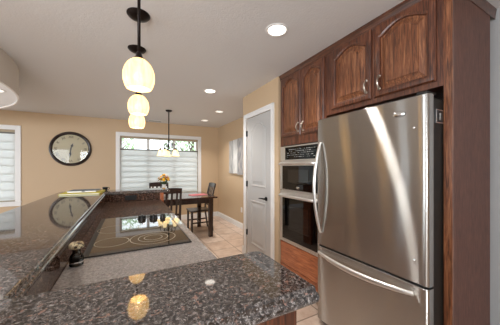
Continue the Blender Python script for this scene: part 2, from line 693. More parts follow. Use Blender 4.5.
# dropped round soffit over the room on the left, with its own downlight
SX, SY, SR, SZ = -3.05, 3.23, 1.95, 2.19
mb = MB()
prof = [(SR - .02, SZ + .012), (SR - .02, SZ), (SR, SZ), (SR, SZ + .012), (SR - .004, SZ + .016), (SR - .004, CEIL)]
mb.lathe(prof, (SX, SY, 0), 96, cap0=False, cap1=False)
mu = MB()
mu.lathe([(SR - .019, SZ + .012), (SR - .3, SZ + .012), (.3, SZ + .012)], (SX, SY, 0), 96, cap0=False, cap1=True)
M['soffit_under'] = mat('white soffit underside paint', '#f3f4f5', .6)
M['soffit'] = m_paint('pale soffit paint', '#d8d2cb', 90, .2, .7)
sf = struct(mb.build('ceiling_soffit', M['soffit'], smooth=40))
mu.build('soffit_underside', M['soffit_under'], sf, smooth=40)


# ------------------------------------------------------------------ pantry door
def ring(Xv, y0, y1, z0, z1, rise=0.0, n=20, corner=0.0):
    """closed loop in a plane of constant X; an arched top when rise > 0"""
    pts = []
    for i in range(n):
        t = i / n
        pts.append((Xv, y0 + (y1 - y0) * t, z0))
    for i in range(n):
        t = i / n
        pts.append((Xv, y1, z0 + (z1 - rise - z0) * t))
    for i in range(n):
        t = i / n
        s = min(max((t - .05) / .90, 0), 1)
        pts.append((Xv, y1 + (y0 - y1) * t, z1 - rise + rise * (math.sin(PI * s) ** 1.0)))
    for i in range(n):
        t = i / n
        pts.append((Xv, y0, z1 - rise + (z0 - z1 + rise) * t))
    return pts


dr = struct(thing('door_1', 'white two panel pantry door with an arched upper panel and black lever', 'door', (PX, 2.95, FLOOR)))
mb = MB()
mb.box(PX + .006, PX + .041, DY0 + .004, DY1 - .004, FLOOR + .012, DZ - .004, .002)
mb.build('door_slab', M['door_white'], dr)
for y0, y1, z0, z1, rise, nm in ((2.745, 3.185, 1.06, 2.03, .10, 'upper_panel'), (2.745, 3.185, .16, .845, 0, 'lower_panel')):
    mb = MB()
    x = PX + .006
    lp = []
    for ins, dx in ((0, .001), (.004, -.008), (.016, -.010), (.026, -.004), (.034, .000), (.06, -.001), (.075, -.007), (.09, -.008)):
        lp.append(ring(x + dx, y0 + ins, y1 - ins, z0 + ins, z1 - ins, rise * (1 - ins * 2), 20))
    mb.loft(lp, False, True)
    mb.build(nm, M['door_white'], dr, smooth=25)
for z in (1.897, 1.09, .31):
    mb = MB()
    mb.tube([(PX - .004, DY1 - .003, z - .045), (PX - .004, DY1 - .003, z + .045)], .007, 8)
    mb.box(PX + .001, PX + .008, DY1 - .03, DY1 - .003, z - .045, z + .045, .001)
    mb.build('hinge', M['black_metal'], dr)['label'] = 'black hinge'
mb = MB()
mb.lathe([(.030, -.006), (.030, -.012), (.022, -.016), (.012, -.02), (.012, -.045), (.010, -.05)], (PX + .006, 2.722, .915), 20, 'X')
mb.tube([(PX - .042, 2.722, .915), (PX - .045, 2.75, .917), (PX - .046, 2.80, .917), (PX - .044, 2.85, .912)], [.010, .010, .008, .007], 10)
mb.build('lever_handle', M['black_metal'], dr)
mb = MB()
t = .072
for y0, y1, z0, z1 in ((DY0 - t, DY0 + .002, FLOOR, DZ + t), (DY1 - .002, DY1 + t, FLOOR, DZ + t), (DY0, DY1, DZ - .002, DZ + t)):
    mb.box(PX - .016, PX + .001, y0, y1, z0, z1, .004)
for y0, y1, z0, z1 in ((DY0 - t, DY0 - t + .02, FLOOR, DZ + t), (DY1 + t - .02, DY1 + t, FLOOR, DZ + t), (DY0 - t, DY1 + t, DZ + t - .02, DZ + t)):
    mb.box(PX - .022, PX - .01, y0, y1, z0, z1, .004)
struct(mb.build('trim_1', M['white']))

# ------------------------------------------------------------------ kitchen cabinets on the right
XF, XD, XB, XK = 1.72, 1.70, 2.296, 2.385


def cab_door(parent, y0, y1, z0, z1, handle_y, handle_z, rise=.055):
    d0 = MB()
    fw = .052
    x1 = XF - .001
    outer = []
    for ins, x in ((0, x1), (0, XD + .010), (.003, XD + .006), (.010, XD - .001), (.014, XD - .002)):
        outer.append(ring(x, y0 + ins, y1 - ins, z0 + ins, z1 - ins, 0))
    inner = []
    for ins, x in ((fw - .018, XD - .002), (fw - .012, XD + .002), (fw - .004, XD + .004), (fw, XD + .016)):
        inner.append(ring(x, y0 + ins, y1 - ins, z0 + ins, z1 - ins, rise))
    d0.loft(outer + inner, True, False)
    door = d0.build('door', M['wood_frame'], parent, smooth=22)
    p = MB()
    lp = []
    for ins, x in ((fw - .001, XD + .016), (fw + .010, XD + .017), (fw + .042, XD + .004), (fw + .044, XD - .001), (fw + .05, XD - .001)):
        lp.append(ring(x, y0 + ins, y1 - ins, z0 + ins, z1 - ins, rise))
    p.loft(lp, False, True)
    p.build('raised_panel', M['wood_z'], door, smooth=20)
    h = MB()
    hx = XD - .001
    pts = []
    for i in range(13):
        a = i / 12
        pts.append((hx - .028 * math.sin(PI * a) ** .7, handle_y, handle_z - .048 + .096 * a))
    h.tube(pts, [.0075 if 1 < i < 11 else .009 for i in range(13)], 10)
    for dz in (-.048, .048):
        h.lathe([(.012, .001), (.012, -.004), (.008, -.008)], (hx, handle_y, handle_z + dz), 14, 'X')
    hh = h.build('handle', M['nickel'], door)
    return door


# oven cabinet
OY0, OY1 = 1.650, 2.42
oc = thing('oven_cabinet', 'tall dark oak cabinet built around the wall ovens beside the pantry door', 'cabinet', (2.0, 2.03, FLOOR))
mb = MB()
mb.box(XF, XB, OY0, OY0 + .03, FLOOR, 2.46)
mb.box(XF, XB, OY1 - .03, OY1, FLOOR, 2.46)
mb.box(XF, XB, OY0 + .03, OY1 - .03, 1.625, 2.46)
mb.box(XF, XB, OY0 + .03, OY1 - .03, FLOOR + .09, .445)
mb.box(XF + .06, XB, OY0 + .03, OY1 - .03, FLOOR, FLOOR + .09)
mb.build('carcass', M['wood_frame'], oc, smooth=0)
cab_door(oc, 2.020, 2.392, 1.727, 2.457, 2.055, 1.815)
cab_door(oc, 1.668, 2.008, 1.727, 2.457, 1.97, 1.815)
mb = MB()
mb.box(XD, XF, OY0 + .025, OY1 - .03, .165, .435, .005)
mb.build('drawer_front', M['wood_low'], oc)
mb = MB()
mb.box(XD + .008, XF, OY0 + .01, OY1 - .01, .03, .155, .003)
mb.build('bottom_rail', M['wood_low'], oc)

# cabinet over the fridge with the tall side panel
fc = thing('fridge_cabinet', 'dark oak cabinet over the fridge with a tall side panel', 'cabinet', (2.0, 1.17, FLOOR))
mb = MB()
mb.box(XF, XB, .697, OY0 - .002, 1.865, 2.46)
mb.build('carcass', M['wood_frame'], fc, smooth=0)
cab_door(fc, 1.168, 1.572, 1.902, 2.462, 1.205, 2.01)
cab_door(fc, .732, 1.142, 1.902, 2.462, 1.095, 2.01)
mb = MB()
mb.box(XF, XF + .02, .652, .697, FLOOR, 2.46, .0015)
mb.build('stile', M['wood_z'], fc)
mb = MB()
mb.box(XF + .02, XB, .654, .674, FLOOR, 2.46)
sp = mb.build('side_panel', M['wood_side'], fc, smooth=0)

# crown moulding
mb = MB()
prof = [(0, 2.445), (.006, 2.445), (.010, 2.46), (.022, 2.474), (.03, 2.49), (.044, 2.502), (.05, 2.506), (.05, CEIL - .001), (0, CEIL - .001)]
path = []
for d, z in prof:
    path.append([(XF - d * .5, OY1 - .002, z), (XF - d * .5, .652 - d * .16, z), (XK - .002, .652 - d * .16, z)])
loops = [[path[j][i] for j in range(len(prof))] for i in range(3)]
mb.loft(loops, True, True)
struct(mb.build('trim_2', M['wood_y'], smooth=20))

# ------------------------------------------------------------------ double wall oven
ov = thing('wall_oven', 'stainless double wall oven with black glass doors set in the tall cabinet', 'oven', (1.9, 2.03, .46))
Y0, Y1 = 1.690, 2.388
mb = MB()
mb.box(XD + .012, 2.24, Y0, Y1, .452, 1.612)
mb.build('body', M['steel_trim'], ov)
mb = MB()
mb.box(XD - .004, XD + .012, Y0 - .01, Y1 + .002, 1.435, 1.612, .004)
cp = mb.build('control_panel', M['steel_trim'], ov)
mb = MB()
mb.box(XD - .007, XD - .003, Y0 + .05, Y1 - .10, 1.448, 1.597, .001)
ds = mb.build('display', M['black_glass'], cp)
mb = MB()
for r, z in enumerate((1.566, 1.545, 1.524, 1.500, 1.478)):
    y = Y1 - .145
    while y > Y0 + .10:
        wd = R.choice((.012, .018, .026))
        if R.random() < .8:
            hgt = R.choice((.002, .003, .004))
            mb.box(XD - .0085, XD - .0065, y - wd, y, z - hgt, z + hgt)
        y -= wd + R.choice((.008, .014, .02))
mb.build('buttons', M['button'], cp, smooth=0)


def oven_door(name, z0, z1, wz0, wz1, hz, logo):
    mb = MB()
    mb.box(XD - .012, XD + .012, Y0 - .008, Y1, z0, z1, .005)
    d = mb.build(name, M['steel_trim'], ov)
    mb = MB()
    mb.box(XD - .0155, XD - .011, Y0 + .045, Y1 - .055, z0 + .012, z1 - .055, .0015)
    mb.build('glass', M['black_glass'], d)
    mb = MB()
    a0, a1 = Y0 + .17, Y1 - .17
    x = XD - .0165
    lp = [ring(x, a0, a1, wz0, wz1, .0), ring(x - .0006, a0 + .006, a1 - .006, wz0 + .006, wz1 - .006, 0)]
    mb.loft(lp, False, True)
    mb.build('window', M['oven_win'], d)
    mb = MB()
    pts = []
    for i in range(15):
        a = i / 14
        e = min(a, 1 - a)
        dx = .05 * min(1, e / .06) ** .6 + .012 * math.sin(PI * a)
        pts.append((XD - .014 - dx, Y0 + .02 + (Y1 - Y0 - .04) * a, hz))
    mb.tube(pts, .013, 12, ry=1.2)
    mb.build('handle', M['steel_trim'], d)
    if logo:
        mb = MB()
        mb.ball((XD - .016, (Y0 + Y1) / 2, z0 + .045), .01, .25, 3.4, 1.35)
        mb.build('badge', M['chrome'], d)


M['oven_win'] = mat('smoky oven window', '#141210', 0.04)
M['oven_win'].node_tree.nodes['Principled BSDF'].inputs['IOR'].default_value = 1.6
oven_door('upper_door', 1.078, 1.430, 1.17, 1.33, 1.398, True)
oven_door('lower_door', .478, 1.066, .62, .90, 1.018, False)
mb = MB()
mb.box(XD - .010, XD + .012, Y0 - .012, Y1 + .006, .447, .472, .003)
mb.build('bottom_trim', M['white_metal'] if 'white_metal' in M else M['steel_trim'], ov)

# ------------------------------------------------------------------ fridge
FX, FY0, FY1 = 1.535, .698, 1.598
fr = thing('refrigerator', 'stainless steel fridge with a bottom freezer drawer under the oak cabinet', 'refrigerator', (1.9, 1.15, FLOOR))
mb = MB()
mb.box(FX + .075, 2.26, FY0 + .004, FY1 - .004, FLOOR + .06, 1.775, .004)
mb.build('body', M['black_side'], fr)


def fridge_panel(z0, z1):
    """door slab with a gently crowned front and rounded vertical edges"""
    mb = MB()
    n = 28
    pr = []
    for i in range(n + 1):
        a = i / n
        y = FY0 + (FY1 - FY0) * a
        e = min(a, 1 - a) * (FY1 - FY0)
        rd = .022
        dx = rd - math.sqrt(max(rd * rd - (rd - min(e, rd)) ** 2, 0))
        crown = .010 * (1 - (2 * a - 1) ** 2)
        pr.append((FX + .010 + dx - crown, y))
    # refine the rounded edge
    edge = []
    for k in range(7):
        ang = PI / 2 * k / 6
        edge.append((FX + .010 + .022 * (1 - math.sin(ang)), FY0 + .022 * (1 - math.cos(ang))))
    mid = [(FX + .010, FY0 + .022 + (FY1 - FY0 - .044) * i / 24) for i in range(1, 24)]
    far = [(x, FY0 + FY1 - y) for x, y in reversed(edge)]
    pr = [(FX + .068, FY0)] + edge + mid + far + [(FX + .068, FY1)]
    lo = [[(x, y, z) for x, y in pr] for z in (z0, z1)]
    ins = [[(x + .004, y, z) for x, y in pr] for z in (z0 - .004, z1 + .004)]
    mb.loft([ins[0], lo[0], lo[1], ins[1]], True, True)
    return mb


ud = fridge_panel(.655, 1.790).build('upper_door', M['steel'], fr, smooth=40)
ld = fridge_panel(-.03, .632).build('freezer_door', M['steel'], fr, smooth=40)
mb = MB()
mb.box(FX + .03, FX + .09, FY0 + .01, FY1 - .01, .635, .652)
mb.build('door_gap_seal', M['black'], fr)
mb = MB()
mb.box(FX + .05, FX + .09, FY0 + .01, FY1 - .005, FLOOR + .008, -.034, .003)
for i in range(2):
    z = FLOOR + .014 + i * .014
    mb.box(FX + .044, FX + .052, FY0 + .03, FY1 - .03, z, z + .006, .002)
mb.build('toe_grille', M['black'], fr)
mb = MB()
hy = FY1 - .055
pts = []
for i in range(25):
    a = i / 24
    pts.append((FX + .012 - .008 - .068 * math.sin(PI * a) ** .75, hy + .012 * math.sin(PI * a), .765 + .815 * a))
mb.tube(pts, [.013 + .004 * math.sin(PI * i / 24) for i in range(25)], 12, ry=.75)
mb.build('door_handle', M['steel_trim'], ud)
mb = MB()
pts = []
for i in range(25):
    a = i / 24
    pts.append((FX + .000 - .058 * math.sin(PI * a) ** .75, FY0 + .075 + (FY1 - FY0 - .11) * a, .585 - .012 * math.sin(PI * a)))
mb.tube(pts, [.011 + .006 * math.sin(PI * i / 24) for i in range(25)], 12, ry=1.25)
mb.build('drawer_handle', M['steel_trim'], ld)
mb = MB()
mb.ball((FX + .003, .862, 1.70), .012, .35, 3.3, 1.25)
mb.build('badge', M['chrome'], ud)
for y, z in ((.775, 1.60), (.775, .79)):
    mb = MB()
    mb.lathe([(.006, .003), (.006, -.002), (.003, -.004)], (FX + .008, y, z), 10, 'X')
    mb.build('screw_cover', M['chrome'], ud)
mb = MB()
mb.box(FX + .02, FX + .13, FY0 + .012, FY0 + .07, 1.796, 1.815, .006)
mb.build('hinge_cap', M['black'], fr)
mg = thing('fridge_magnet', 'small square black magnet with a silver border on the fridge side', 'magnet', (1.68, FY0, 1.67))
xm, zm = 1.672, 1.668
mb = MB()
mb.box(xm - .038, xm + .038, FY0 - .002, FY0 + .004, zm - .042, zm + .042, .001)
mb.build('border', M['chrome'], mg)
mb = MB()
mb.box(xm - .031, xm + .031, FY0 - .0035, FY0 - .001, zm - .035, zm + .035)
mb.build('face', M['black'], mg)
mb = MB()
for a in (-.5, -.2, .1, .4):
    mb.tube([(xm, FY0 - .004, zm - .012), (xm + .022 * math.sin(a), FY0 - .004, zm + .02 * math.cos(a))], .0028, 6)
mb.lathe([(.012, -.004), (.012, -.0025)], (xm, FY0 - .0005, zm - .012), 12, 'Y')
mb.build('emblem', M['button'], mg)

# ------------------------------------------------------------------ peninsula
pn = thing('kitchen_peninsula', 'oak clad peninsula base carrying the cooktop counter and raised bar', 'peninsula', (.05, 1.9, FLOOR))
mb = MB()
mb.box(-.24, .335, .72, 3.20, FLOOR + .1, CTR - .041)
mb.box(-.24, .27, .72, 3.18, FLOOR, FLOOR + .1)
mb.build('base_cabinet', M['wood_z'], pn, smooth=0)
for y0, y1 in ((.78, 1.32), (1.34, 2.2), (2.22, 2.68), (2.70, 3.16)):
    mb = MB()
    mb.box(.335, .354, y0, y1, .10, .62, .004)
    d = mb.build('cabinet_door', M['wood_z'], pn)
    mb = MB()
    mb.box(.335, .354, y0, y1, .65, .85, .004)
    mb.build('drawer_front', M['wood_y'], pn)
mb = MB()
mb.box(-.42, -.268, .45, 3.42, FLOOR, BAR - .041)
mb.box(-.268, .36, 3.268, 3.42, FLOOR, BAR - .041)
struct(mb.build('wall_bar', M['tan'], smooth=0))
mb = MB()
mb.box(-.268, .372, .455, .70, FLOOR, BAR - .041)
tag(mb.build('bar_support', M['wood_frame'], smooth=0), 'oak clad support under the near end of the raised bar', 'support')
mb = MB()
mb.box(.3605, .405, 3.215, 3.43, FLOOR, BAR - .041, .003)
tag(mb.build('bar_post', M['wood_low']), 'reddish oak post under the far end of the raised bar', 'post')


def offset_poly(pts, d):
    """inset a counter-clockwise polygon by d"""
    n = len(pts)
    out = []
    for i in range(n):
        a, b, c = Vector(pts[i - 1]), Vector(pts[i]), Vector(pts[(i + 1) % n])
        e0 = (b - a).normalized()
        e1 = (c - b).normalized()
        n0 = Vector((-e0.y, e0.x))
        n1 = Vector((-e1.y, e1.x))
        m = (n0 + n1)
        k = m.dot(n0)
        out.append(b + m * (d / max(k, .2)))
    return out


def round_poly(corners):
    """corners: (x, y, r) counter-clockwise"""
    n = len(corners)
    out = []
    for i in range(n):
        x, y, r = corners[i]
        p = Vector((x, y))
        if r <= 0:
            out.append((x, y))
            continue
        a = (Vector(corners[i - 1][:2]) - p).normalized()
        b = (Vector(corners[(i + 1) % n][:2]) - p).normalized()
        for k in range(9):
            t = k / 8
            q0 = p + a * r * (1 - t)
            q1 = p + b * r * t
            out.append(tuple(q0 * (1 - t) + q1 * t))
    return out


def slab(name, corners, z0, z1, m, parent=None, ogee=True):
    pts = round_poly(corners)
    h = z1 - z0
    if ogee:
        prof = [(.010, z0), (.004, z0 + .003), (.001, z0 + .007), (0, z0 + .012), (.001, z0 + .017), (.004, z0 + .021), (.009, z0 + .024),
                (.0095, z0 + .0245), (.0095, z0 + .030), (.0105, z0 + .034), (.0125, z0 + .0375), (.0155, z0 + .0394), (.018, z1)]
    else:
        prof = [(.003, z0), (0, z0 + .004), (0, z1 - .006), (.002, z1 - .002), (.006, z1)]
    mb = MB()
    mb.loft([[(p[0], p[1], z) for p in offset_poly(pts, d)] for d, z in prof], True, True)
    return mb.build(name, m, parent, smooth=40)


bar = slab('bar_countertop', [(-.75, .422, .05), (.430, .422, .024), (.430, .732, .045), (-.240, .732, .012), (-.240, 3.24, .012),
                              (.49, 3.24, .04), (.49, 3.54, .04), (-.75, 3.54, .05)], BAR - .04, BAR, M['bar_granite'])
tag(bar, 'raised brown granite bar top wrapping round three sides of the cooktop counter', 'countertop')
ct = slab('cooktop_counter', [(-.245, .71, 0), (.372, .71, 0), (.372, 3.245, 0), (-.245, 3.245, 0)], CTR - .04, CTR, M['sheen_granite'], ogee=False)
tag(ct, 'lower granite counter holding the black cooktop, with ceiling sheen painted in at the near end', 'countertop')
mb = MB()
mb.box(-.2449, .3716, 2.236, 3.2449, CTR + .0002, CTR + .0012)  # thin dark layer painting the backsplash reflection on the counter
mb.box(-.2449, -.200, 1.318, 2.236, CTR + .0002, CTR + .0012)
mb.build('splash_reflection', M['reflection_strip'], ct, smooth=0)['label'] = 'splash reflection painted as a darker layer beside and behind the cooktop'
mb = MB()
mb.box(-.267, -.2455, .712, 3.267, CTR - .03, BAR - .041)
mb.box(-.2455, .3595, 3.246, 3.267, CTR - .03, BAR - .041)
mb.box(-.2455, .372, .7005, .709, CTR - .03, BAR - .041)
mb.build('backsplash', M['splash'], ct, smooth=0)

# outlet on the far backsplash
ol = thing('power_outlet', 'black double outlet set sideways in the granite behind the cooktop', 'outlet', (.02, 3.24, .98))
mb = MB()
mb.box(-.045, .085, 3.239, 3.2455, .945, 1.005, .003)
mb.build('cover_plate', M['black'], ol)
for x in (-.012, .052):
    mb = MB()
    mb.box(x - .018, x + .018, 3.2365, 3.2395, .961, .989, .002)
    mb.build('socket', M['black_side'], ol)

# cooktop
ck = thing('cooktop', 'black glass electric cooktop with three knobs set into the granite counter', 'cooktop', (.07, 1.77, CTR))
gx0, gx1, gy0, gy1 = -.172, .312, 1.324, 2.225
mb = MB()
mb.box(gx0, gx1, gy0, gy1, CTR + .0006, CTR + .006, .0015)
mb.build('glass_top', M['cook_glass'], ck)
mb = MB()
for a in ((gx0 - .026, gx0, gy0 - .006, gy1 + .006), (gx1, gx1 + .006, gy0 - .006, gy1 + .006), (gx0, gx1, gy0 - .006, gy0), (gx0, gx1, gy1, gy1 + .006)):  # wide left side paints in the dark splash mirrored by the glass
    mb.box(*a, CTR + .0006, CTR + .0065, .001)
mb.build('frame', M['black'], ck)


def burner(cx, cy, radii):
    mb = MB()
    z = CTR + .0062
    for r in radii:
        mb.lathe([(r - .0022, z), (r - .0022, z + .0004), (r + .0022, z + .0004), (r + .0022, z)], (cx, cy, 0), 64, cap0=False, cap1=False)
    mb.build('burner_ring', M['ring'], ck)


burner(.13, 1.500, (.125, .082, .05))
burner(-.085, 1.515, (.085,))
burner(-.085, 1.82, (.10,))
burner(.13, 1.80, (.075,))
for x, y, r in ((.094, 2.075, .030), (.18, 2.055, .030), (.25, 2.045, .021)):
    mb = MB()
    z = CTR + .006
    mb.lathe([(r * 1.15, z), (r * 1.15, z + .004), (r, z + .007), (r * .95, z + .026), (r * .82, z + .030)], (x, y, 0), 24)
    mb.box(x - .004, x + .004, y - r * .95, y + r * .95, z + .026, z + .038, .002)
    k = mb.build('knob', M['black'], ck)
    mb = MB()
    mb.box(x - .0012, x + .0012, y - r * .8, y - r * .1, z + .0375, z + .0390)
    mb.build('pointer', M['button'], k)

# pepper mill
pm = thing('pepper_grinder', 'small glass pepper grinder standing on the counter by the raised bar', 'pepper grinder', (-.204, 1.245, CTR))
c = (-.204, 1.245, CTR + .001)
mb = MB()
mb.lathe([(.024, 0), (.0262, .003), (.0262, .034), (.024, .043), (.017, .052), (.0145, .058), (.015, .076), (.0135, .076), (.013, .058), (.0155, .051), (.0225, .042), (.0238, .004)], c, 28)
mb.build('jar', M['jar_glass'], pm)
mb = MB()
mb.lathe([(.0232, .005), (.0232, .032), (.012, .038)], c, 24)
mb.build('peppercorns', M['pepper'], pm)
mb = MB()
mb.lathe([(.0264, .014), (.0268, .0145), (.0268, .019), (.0264, .0195)], c, 28, cap0=False, cap1=False)
mb.build('band', M['chrome'], pm)
mb = MB()
lp = []
for r, h in ((.019, .074), (.0255, .078), (.0275, .084), (.026, .093), (.019, .100), (.008, .103)):
    lp.append([(c[0] + r * (1 + .06 * math.cos(12 * 2 * PI * i / 60)) * math.cos(2 * PI * i / 60),
                c[1] + r * (1 + .06 * math.cos(12 * 2 * PI * i / 60)) * math.sin(2 * PI * i / 60), c[2] + h) for i in range(60)])
mb.loft(lp)
mb.build('grinder_cap', M['grinder'] if 'grinder' in M else M['cap'], pm)

# things on the raised bar
def sheet_stack(name, label, cat, pts, z0, z1, m, cover=None):
    mb = MB()
    mb.loft([[(x, y, z) for x, y in pts] for z in (z0, z1)])
    o = mb.build(name, m, smooth=0)
    return tag(o, label, cat)


yp = thing('yellow_folder', 'flat yellow folder lying at the far corner of the raised bar', 'folder', (-.47, 3.2, BAR))
mb = MB()
pts = [(-.655, 3.04), (-.285, 3.00), (-.262, 3.40), (-.64, 3.44)]
mb.loft([[(x, y, z) for x, y in pts] for z in (BAR + .001, BAR + .004)])
mb.build('back_cover', M['yellow'], yp, smooth=0)
mb = MB()
pts2 = [(-.648, 3.048), (-.292, 3.01), (-.270, 3.392), (-.634, 3.43)]
mb.loft([[(x, y, z) for x, y in pts2] for z in (BAR + .0042, BAR + .012)])
mb.build('pages', M['ceramic'], yp, smooth=0)
mb = MB()
mb.loft([[(x, y, z) for x, y in pts] for z in (BAR + .0122, BAR + .0155)])
mb.build('front_cover', M['yellow'], yp, smooth=0)
tb = thing('grey_notebook', 'grey covered notebook lying on top of the yellow folder', 'notebook', (-.45, 3.27, BAR + .016))
pts = [(-.60, 3.16), (-.335, 3.14), (-.31, 3.37), (-.58, 3.39)]
mb = MB()
mb.loft([[(x, y, z) for x, y in pts] for z in (BAR + .0165, BAR + .028)])
mb.build('pages', M['ceramic'], tb, smooth=0)
mb = MB()
mb.loft([[(x * 1.0 + dx, y, z) for (x, y), dx in zip(pts, (-.004, .004, .004, -.004))] for z in (BAR + .0282, BAR + .0325)])
mb.build('cover', M['grey_cover'], tb, smooth=0)
mb = MB()
mb.box(-.47, -.44, 3.145, 3.153, BAR + .022, BAR + .034, .002)
mb.build('clasp', M['black'], tb)
cu = thing('black_cup', 'small black cup at the inside far corner of the raised bar', 'cup', (-.262, 3.475, BAR))
mb = MB()
c = (-.272, 3.475, BAR)
mb.lathe([(.018, .001), (.024, .004), (.029, .02), (.030, .042), (.028, .042), (.027, .022), (.02, .007)], c, 24)
mb.build('bowl', M['black'], cu)
mb = MB()
mb.tube([(c[0] + .027, c[1], c[2] + .036), (c[0] + .044, c[1], c[2] + .038), (c[0] + .048, c[1], c[2] + .022), (c[0] + .038, c[1], c[2] + .01), (c[0] + .027, c[1], c[2] + .012)], .004, 8)
mb.build('handle', M['black'], cu)

# ------------------------------------------------------------------ pendants over the counter
M['cap_b'] = M['bronze']


def pendant(label, x, y, z0, z1, k=1.0):
    p = thing('pendant_lamp', label, 'pendant lamp', (x, y, CEIL), 'pendants over the cooktop counter')
    mb = MB()
    mb.lathe([(.012, CEIL - .042), (.04, CEIL - .036), (.07, CEIL - .02), (.082, CEIL - .006), (.082, CEIL - .0005)], (x, y, 0), 32)
    mb.build('canopy', M['bronze'], p)
    mb = MB()
    mb.tube([(x, y, CEIL - .04), (x, y, z1 + .03)], .0085, 10)
    mb.build('rod', M['bronze'], p)
    mb = MB()
    mb.lathe([(.0086, z1 + .045), (.014, z1 + .036), (.018, z1 + .018), (.030, z1 + .004), (.034, z1 - .004)], (x, y, 0), 24)
    mb.build('socket_cap', M['bronze'], p)
    h = z1 - z0
    prof = []
    for a, r in ((0, .034), (.06, .046), (.16, .060), (.3, .071), (.45, .0775), (.6, .079), (.75, .077), (.9, .070), (1, .062)):
        prof.append((r * k, z1 - h * a))
    inner = [(r - .003, z) for r, z in reversed(prof)]
    mb = MB()
    mb.lathe(prof + inner, (x, y, 0), 36, cap0=False, cap1=False)
    sh = mb.build('glass_shade', M['globe'], p, smooth=60)
    mb = MB()
    mb.ball((x, y, z0 + h * .42), .024, sz=1.3)
    mb.build('bulb', M['bulb_hot'], p)


pendant('nearest and largest looking of the three glowing glass pendants over the counter', .0475, 1.377, 1.782, 1.938)
pendant('middle one of the three glowing glass pendants over the cooktop counter', .064, 1.94, 1.762, 1.903, .94)
pendant('farthest and lowest looking of the three glowing glass pendants over the counter', .069, 2.51, 1.745, 1.89, .93)

# ------------------------------------------------------------------ recessed downlights
def downlight(label, x, y, zc, power, r=.075, lens='lens'):
    p = thing('recessed_downlight', label, 'ceiling light', (x, y, zc), 'recessed ceiling lights')
    mb = MB()
    mb.lathe([(r, zc - .002), (r + .003, zc - .006), (r + .018, zc - .005), (r + .021, zc - .0005)], (x, y, 0), 36, cap0=False, cap1=False)
    mb.build('trim_ring', M['white'], p)
    mb = MB()
    mb.lathe([(r + .001, zc - .0005), (r + .001, zc - .0025), (r * .8, zc - .004)], (x, y, 0), 36, cap0=False)
    mb.build('lens', M[lens], p)
    d = bpy.data.lights.new('downlight_beam', 'AREA')
    d.shape = 'DISK'
    d.size = r * 1.7
    d.spread = math.radians(110)
    d.energy = power
    d.color = (1, .96, .91)
    lo = bpy.data.objects.new('downlight_beam', d)
    C.objects.link(lo)
    lo.parent = p
    lo.location = (0, 0, -.012)


downlight('large looking bright recessed ceiling light in front of the oak cabinets', 1.108, 1.612, CEIL, 9)
downlight('recessed ceiling light left of the pantry corner, second nearest', 1.093, 3.382, CEIL, 9)
downlight('recessed ceiling light just before the pantry corner, third in the row', 1.673, 4.548, CEIL, 10, lens='lens_dim')
downlight('farthest recessed ceiling light, near the dining window', 1.664, 5.578, CEIL, 10, lens='lens_dim')
downlight('recessed light in the dropped round soffit at the picture edge', -1.30, 3.50, SZ + .012, 2, lens='lens_dim')

# ceiling register by the back wall
vt = thing('ceiling_vent', 'slim white ceiling vent close to the back wall above the window', 'vent', (.58, 6.2, CEIL))
mb = MB()
for a in ((.42, .74, 6.13, 6.145), (.42, .74, 6.255, 6.27), (.42, .435, 6.145, 6.255), (.725, .74, 6.145, 6.255)):
    mb.box(*a, CEIL - .012, CEIL - .001, .002)
mb.build('frame', M['white'], vt)
mb = MB()
for i in range(6):
    y = 6.152 + i * .018
    mb.box(.435, .725, y, y + .009, CEIL - .010, CEIL - .001)
mb.build('slat', M['button'], vt)

# ------------------------------------------------------------------ clock
CX, CZ, CR = -1.1535, 1.765, .386
yc = YB
cl = thing('wall_clock', 'large round wall clock with dark frame and roman numerals', 'clock', (CX, yc, CZ))


def ylathe(mb, prof, seg=64, cap1=True):
    loops = []
    for r, d in prof:
        loops.append([(CX + r * math.cos(2 * PI * i / seg), yc - d, CZ + r * math.sin(2 * PI * i / seg)) for i in range(seg)])
    mb.loft(loops, False, cap1)
    return mb


mb = MB()
ylathe(mb, [(CR - .01, .001), (CR, .006), (CR, .022), (CR - .012, .04), (CR - .03, .046), (CR - .05, .04), (CR - .058, .03), (CR - .065, .016)], cap1=False)
mb.build('frame', M['clock_frame'], cl)
mb = MB()
ylathe(mb, [(CR - .02, .008), (CR - .06, .014)])
mb.build('dial', M['clock_face'], cl)
for i, tx in enumerate(('XII', 'I', 'II', 'III', 'IIII', 'V', 'VI', 'VII', 'VIII', 'IX', 'X', 'XI')):
    cu_ = bpy.data.curves.new('txt', 'FONT')
    cu_.body = tx
    cu_.size = .075
    cu_.align_x = 'CENTER'
    cu_.align_y = 'CENTER'
    cu_.extrude = .0008
    to = bpy.data.objects.new('txt', cu_)
    C.objects.link(to)
    bpy.context.view_layer.update()
    me = bpy.data.meshes.new_from_object(to.evaluated_get(bpy.context.evaluated_depsgraph_get()))
    bpy.data.objects.remove(to)
    bpy.data.curves.remove(cu_)
    a = 2 * PI * i / 12
    r = .265
    mt = Matrix.Translation((CX + r * math.sin(a), yc - .0150, CZ + r * math.cos(a))) @ Matrix.Rotation(a, 4, 'Y') @ Matrix.Rotation(PI / 2, 4, 'X')
    me.transform(mt)
    mb = MB()
    mb.bm.from_mesh(me)
    bpy.data.meshes.remove(me)
    mb.build('numeral', M['numeral'], cl, smooth=0)


def hand(name, ang, length, wd, dd, tail):
    mb = MB()
    ca, sa = math.cos(ang), math.sin(ang)

    def P(u, v, d):
        return (CX + u * ca + v * sa, yc - d, CZ - u * sa + v * ca)
    out = [(-wd * .5, -tail), (wd * .5, -tail), (wd * .6, length * .35), (wd * 1.5, length * .55), (wd * .5, length * .75), (0, length),
           (-wd * .5, length * .75), (-wd * 1.5, length * .55), (-wd * .6, length * .35)]
    mb.loft([[P(u, v, d) for u, v in out] for d in (dd, dd + .0025)])
    mb.build(name, M['black'], cl, smooth=0)


